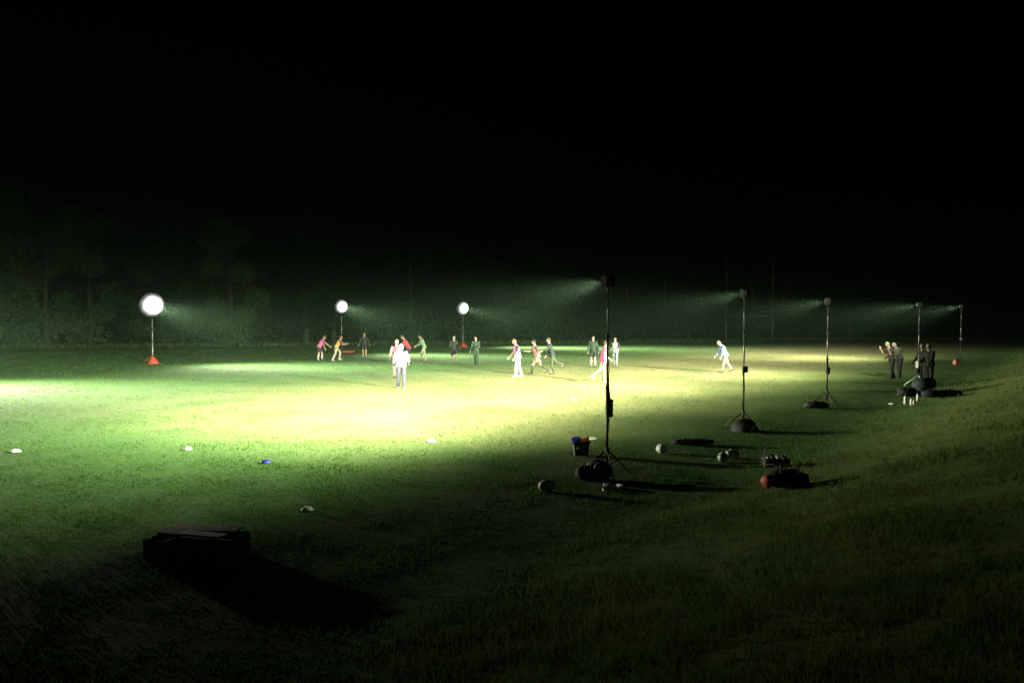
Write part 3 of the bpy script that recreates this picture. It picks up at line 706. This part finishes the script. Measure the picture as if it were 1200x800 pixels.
for i, (px, py, rz, lb) in enumerate((
    (706, 576, .4, 'white bottle lying leftmost of the row in the dark below the tallest pole'),
    (711, 573, 1.2, 'white bottle lying second in the row in the dark below the tallest pole'),
    (717, 571.5, 2.6, 'white bottle lying topmost in the row in the dark below the tallest pole'),
    (724, 574.5, .7, 'white bottle lying right of the topmost one below the tallest pole'),
    (730, 573, 2.0, 'white bottle lying rightmost of the row in the dark below the tallest pole'))):
    b = bottle(at(px, py) + Vector((0, 0, .036)), (0, PI / 2, rz), lb, 'white bottles lying below the tallest pole', .9)

# foreground box with loose boards
g = at(232, 652); g.z = ground_z(g.x, g.y)
root = empty('wooden_crate', g, -.22, 'weathered wooden crate with two loose lid flaps in the dark left foreground', 'crate')
bm = bmesh.new(); Lx, Dy, Hz = 1.0, .60, .26
for i in range(2):
    z = .07 + i * .122
    for sy in (1, -1): box(bm, (0, sy * Dy / 2, z), (Lx, .022, .112), 0, .004)
    for sx in (1, -1): box(bm, (sx * (Lx / 2 - .012), 0, z), (.022, Dy - .026, .112), 0, .004)
from_bm('side_boards', bm, M_WOODD, root)
for sx in (1, -1):
    for sy in (1, -1):
        bm = bmesh.new(); box(bm, (sx * (Lx / 2 - .05), sy * (Dy / 2 - .04), .13), (.05, .05, .26), 0, .004); from_bm('corner_post', bm, M_WOODD, root)
def board(c, size, rx, ry, rz, name='lid_board'):
    m = (Matrix.Rotation(rz, 3, 'Z') @ Matrix.Rotation(ry, 3, 'Y') @ Matrix.Rotation(rx, 3, 'X'))
    bm = bmesh.new(); box(bm, c, size, m, .005); from_bm(name, bm, M_WOOD, root)
board((-.33, .08, .285), (.24, .46, .030), 0, .08, .10)
board((.12, .17, .285), (.60, .19, .026), .06, -.02, .10)
board((.10, -.07, .285), (.56, .20, .026), -.05, .01, -.03)
bm = bmesh.new(); box(bm, (0, 0, .03), (Lx - .06, Dy - .06, .03), 0); from_bm('bottom', bm, M_WOODD, root)

# rugby posts
ga = at(850.8, 401); gb = at(905, 401); mid = (ga + gb) / 2; wv = gb - ga
root = empty('rugby_goal', mid, math.atan2(wv.y, wv.x), 'tall pale rugby goal with two thin uprights far beyond the pitch on the right', 'goal')
hw = wv.length / 2
for s in (1, -1):
    bm = bmesh.new(); tube(bm, [(s * hw, 0, 0), (s * hw, 0, 3)], .07, 12); tube(bm, [(s * hw, 0, 3), (s * hw, 0, 12.2)], .05, 12); from_bm('upright', bm, M_POST, root, True)
bm = bmesh.new(); tube(bm, [(-hw, 0, 3.0), (hw, 0, 3.0)], .045, 12); from_bm('crossbar', bm, M_POST, root, True)

# ------------------------------------------------------------------ ground
def axis(lo, hi, near, far_):
    a = [0.0]
    while a[-1] < hi: a.append(a[-1] + max(near, a[-1] * far_))
    b = [0.0]
    while b[-1] > lo: b.append(b[-1] - max(near, -b[-1] * far_))
    return sorted(set(b + a))
xs = axis(-240, 240, .30, .028); ys = [y - 1 for y in axis(-90, 300, .30, .022)]
vv = [(x, y, ground_z(x, y)) for y in ys for x in xs]
nx, ny = len(xs), len(ys)
ff = [(j * nx + i, j * nx + i + 1, (j + 1) * nx + i + 1, (j + 1) * nx + i) for j in range(ny - 1) for i in range(nx - 1)]
me = bpy.data.meshes.new('ground'); me.from_pydata(vv, [], ff); me.update()
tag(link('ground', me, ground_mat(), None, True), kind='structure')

# ------------------------------------------------------------------ grass (uncountable)
def blades(name, pts, hgt, wid, mat, label, bend=.35):
    n = len(pts)
    a = RNG.uniform(0, 2 * PI, n); w = wid * RNG.uniform(.6, 1.3, n); h = hgt * RNG.uniform(.55, 1.35, n)
    la = RNG.uniform(0, 2 * PI, n); lb = h * RNG.uniform(0, bend, n) * 2
    z = np.array([ground_z(x, y) for x, y in pts])
    V = np.zeros((n, 3, 3))
    V[:, 0, 0] = pts[:, 0] - np.cos(a) * w / 2; V[:, 0, 1] = pts[:, 1] - np.sin(a) * w / 2; V[:, 0, 2] = z - .005
    V[:, 1, 0] = pts[:, 0] + np.cos(a) * w / 2; V[:, 1, 1] = pts[:, 1] + np.sin(a) * w / 2; V[:, 1, 2] = z - .005
    V[:, 2, 0] = pts[:, 0] + np.cos(la) * lb; V[:, 2, 1] = pts[:, 1] + np.sin(la) * lb; V[:, 2, 2] = z + h
    me = bpy.data.meshes.new(name); me.vertices.add(3 * n); me.vertices.foreach_set('co', V.reshape(-1))
    me.loops.add(3 * n); me.loops.foreach_set('vertex_index', np.arange(3 * n, dtype=np.int32))
    me.polygons.add(n); me.polygons.foreach_set('loop_start', np.arange(0, 3 * n, 3, dtype=np.int32))
    me.update(calc_edges=True); me.validate()
    return tag(link(name, me, mat), label, 'grass', kind='stuff')
def scatter(n, d0, d1, p):
    u = RNG.uniform(0, 1, n); q = 1 - p
    d = (d0 ** q + u * (d1 ** q - d0 ** q)) ** (1 / q)
    th = RNG.uniform(-R(37), R(37), n)
    return np.stack([d * np.sin(th), d * np.cos(th)], 1), d
P, D = scatter(330000, 4.6, 75, 0.95)
s = (P[:, 0] - TOE.x) * OUT.x + (P[:, 1] - TOE.y) * OUT.y
cl = np.array([mnoise.noise((x * 1.3, y * 1.3, 4.4)) + .6 * mnoise.noise((x * 4, y * 4, 2.2)) for x, y in P])
pool_k = np.clip((12 - np.abs(P @ np.array([OUT.x, OUT.y]) + 18)) / 11, 0, 1) * np.clip((P @ np.array([ROW.x, ROW.y]) - 9) / 8, 0, 1)
k = (s < -.2) & (RNG.uniform(0, 1, len(s)) > pool_k * .7) & (cl > RNG.uniform(-.9, .5, len(cl)))  # blades thinned over the painted light pool
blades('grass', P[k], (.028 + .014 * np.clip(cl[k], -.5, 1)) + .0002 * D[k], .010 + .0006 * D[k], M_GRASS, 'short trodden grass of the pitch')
P, D = scatter(190000, 4, 70, 1.1)
s = (P[:, 0] - TOE.x) * OUT.x + (P[:, 1] - TOE.y) * OUT.y
cl = np.array([mnoise.noise((x * .8, y * .8, 9.4)) + .6 * mnoise.noise((x * 3, y * 3, 7.2)) for x, y in P])
k = (s > -.5 + RNG.uniform(-.4, .4, len(s))) & (cl > RNG.uniform(-1.1, .6, len(cl)))
blades('bank_grass', P[k], (.075 + .06 * np.clip(cl[k], -.6, 1)), .009 + .0006 * D[k], M_BANKG, 'long dry grass on the sloping bank', .6)
# rough strip before the trees
n = 16000; t = RNG.uniform(0, 1, n); xx = -75 + t * 190; yb = np.interp(xx, [-75, -45, 0, 45, 115], [68, 73, 84, 100, 104])
P = np.stack([xx, yb + RNG.uniform(-1.5, 4.5, n)], 1)
kk = np.array([mnoise.noise((x * .13, y * .3, 2.2)) + .5 * mnoise.noise((x * .6, y * .6, 1.1)) for x, y in P]) > RNG.uniform(-.6, .5, n)
P = P[kk]
blades('rough_grass', P, .34, .10, M_ROUGH, 'rough uncut grass along the foot of the far trees', .5)

# ------------------------------------------------------------------ trees
def tree_proto(seed, H, rad, nleaf=3000):
    rg = np.random.default_rng(seed); rd = random.Random(seed)
    bm = bmesh.new()
    tube(bm, [(0, 0, 0), (.1, .05, H * .3), (.05, -.1, H * .6), (0, 0, H * .88)], [.28, .22, .14, .05], 8)
    blobs = []
    for i in range(15):
        z = H * (rd.uniform(.06, .3) if i % 3 == 0 else rd.uniform(.2, .92)); a = rd.uniform(0, 2 * PI)
        rr = rad * (1 - abs((z / H - .45)) ** 1.5 * 1.2) * rd.uniform(.35, .95)
        c = Vector((math.cos(a) * rr, math.sin(a) * rr, z)); blobs.append((c, rad * rd.uniform(.3, .5)))
        z0 = max(.8, z - rr * .7)
        tube(bm, [(0, 0, z0), c * .5 + Vector((0, 0, z0 * .5 + .3)), c], [.09, .06, .02], 6)
    me = bpy.data.meshes.new('trunk'); bmesh.ops.recalc_face_normals(bm, faces=bm.faces[:]); bm.to_mesh(me); bm.free(); me.materials.append(M_BARK)
    B = rg.integers(0, len(blobs), nleaf)
    C = np.array([tuple(b[0]) for b in blobs])[B]; RR = np.array([b[1] for b in blobs])[B]
    v = rg.normal(size=(nleaf, 3)); v /= np.linalg.norm(v, axis=1)[:, None]
    rr = RR * rg.uniform(.35, 1.12, nleaf)
    P = C + v * rr[:, None] * np.array([1.1, 1.1, .85]); P[:, 2] = np.maximum(P[:, 2], .25)
    u = rg.normal(size=(nleaf, 3)); u /= np.linalg.norm(u, axis=1)[:, None]
    w = np.cross(u, rg.normal(size=(nleaf, 3))); w /= np.linalg.norm(w, axis=1)[:, None]
    sz = rg.uniform(.07, .18, nleaf)[:, None]
    Q = np.stack([P - u * sz, P + w * sz * .6, P + u * sz, P - w * sz * .6], 1).reshape(-1, 3)
    cm = bpy.data.meshes.new('crown'); cm.vertices.add(4 * nleaf); cm.vertices.foreach_set('co', Q.reshape(-1))
    cm.loops.add(4 * nleaf); cm.loops.foreach_set('vertex_index', np.arange(4 * nleaf, dtype=np.int32))
    cm.polygons.add(nleaf); cm.polygons.foreach_set('loop_start', np.arange(0, 4 * nleaf, 4, dtype=np.int32)); cm.update(calc_edges=True)
    cm.materials.append(M_LEAF)
    return me, cm
PROT = [tree_proto(11, 13, 4.2, 12000), tree_proto(12, 11, 3.6, 10500), tree_proto(13, 15, 4.4, 13000), tree_proto(14, 9, 3.4, 9500), tree_proto(15, 12, 3.2, 10500)]
def tree(x, y, i, sc, rz, label, group, pale=False):
    root = empty('tree', (x, y, ground_z(x, y)), rz, label, 'tree', group); root.scale = (sc, sc, sc * random.uniform(.92, 1.12))
    link('trunk', PROT[i][0], None, root, True); c = link('crown', PROT[i][1], None, root)
    if pale: c.material_slots[0].link = 'OBJECT'; c.material_slots[0].material = M_LEAF_LIT  # swaps in the glow-lightened leaves
tree(at(22, 408).x - 3, 74, 2, 1.1, .5, 'glow-tinted leafy tree at the far left edge, behind the leftmost lamp', 'trees beyond the pitch', True)
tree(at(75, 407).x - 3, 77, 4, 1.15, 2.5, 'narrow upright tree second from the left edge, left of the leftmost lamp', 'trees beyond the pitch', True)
x = -78.0; row = 0
while x < 112:
    yb = float(np.interp(x, [-80, -45, 0, 45, 115], [73, 79, 91, 108, 112]))
    for dy in (2, 9):
        xx = x + random.uniform(-1.5, 1.5) + (2.6 if dy == 9 else 0)
        yy = yb + dy + random.uniform(-1, 2)
        if dy == 2 and -56 < xx < -36: continue
        tree(xx, yy, random.randrange(5), random.uniform(.9, 1.25), random.uniform(0, 6.28), *(('glow-tinted leafy tree in the left end of the line beyond the pitch', 'glow-tinted trees at the left of the tree line', True) if xx < -34 + random.uniform(-14, 14) else ('dark leafy tree in the unlit line beyond the pitch', 'dark tree line beyond the pitch')))
    x += random.uniform(4.6, 6.2)

# ------------------------------------------------------------------ haze
bm = bmesh.new(); box(bm, (0, 105, 9.0), (484, 420, 20.5)); 
hz = bpy.data.materials.new('night_mist'); hz.use_nodes = True; nt = hz.node_tree; nt.nodes.clear()
pv = nt.nodes.new('ShaderNodeVolumePrincipled'); ou = nt.nodes.new('ShaderNodeOutputMaterial')
pv.inputs['Color'].default_value = (.52, .94, .62, 1); pv.inputs['Density'].default_value = .00032; pv.inputs['Anisotropy'].default_value = .72
nt.links.new(pv.outputs[0], ou.inputs['Volume'])
tag(from_bm('haze', bm, hz), kind='stuff')
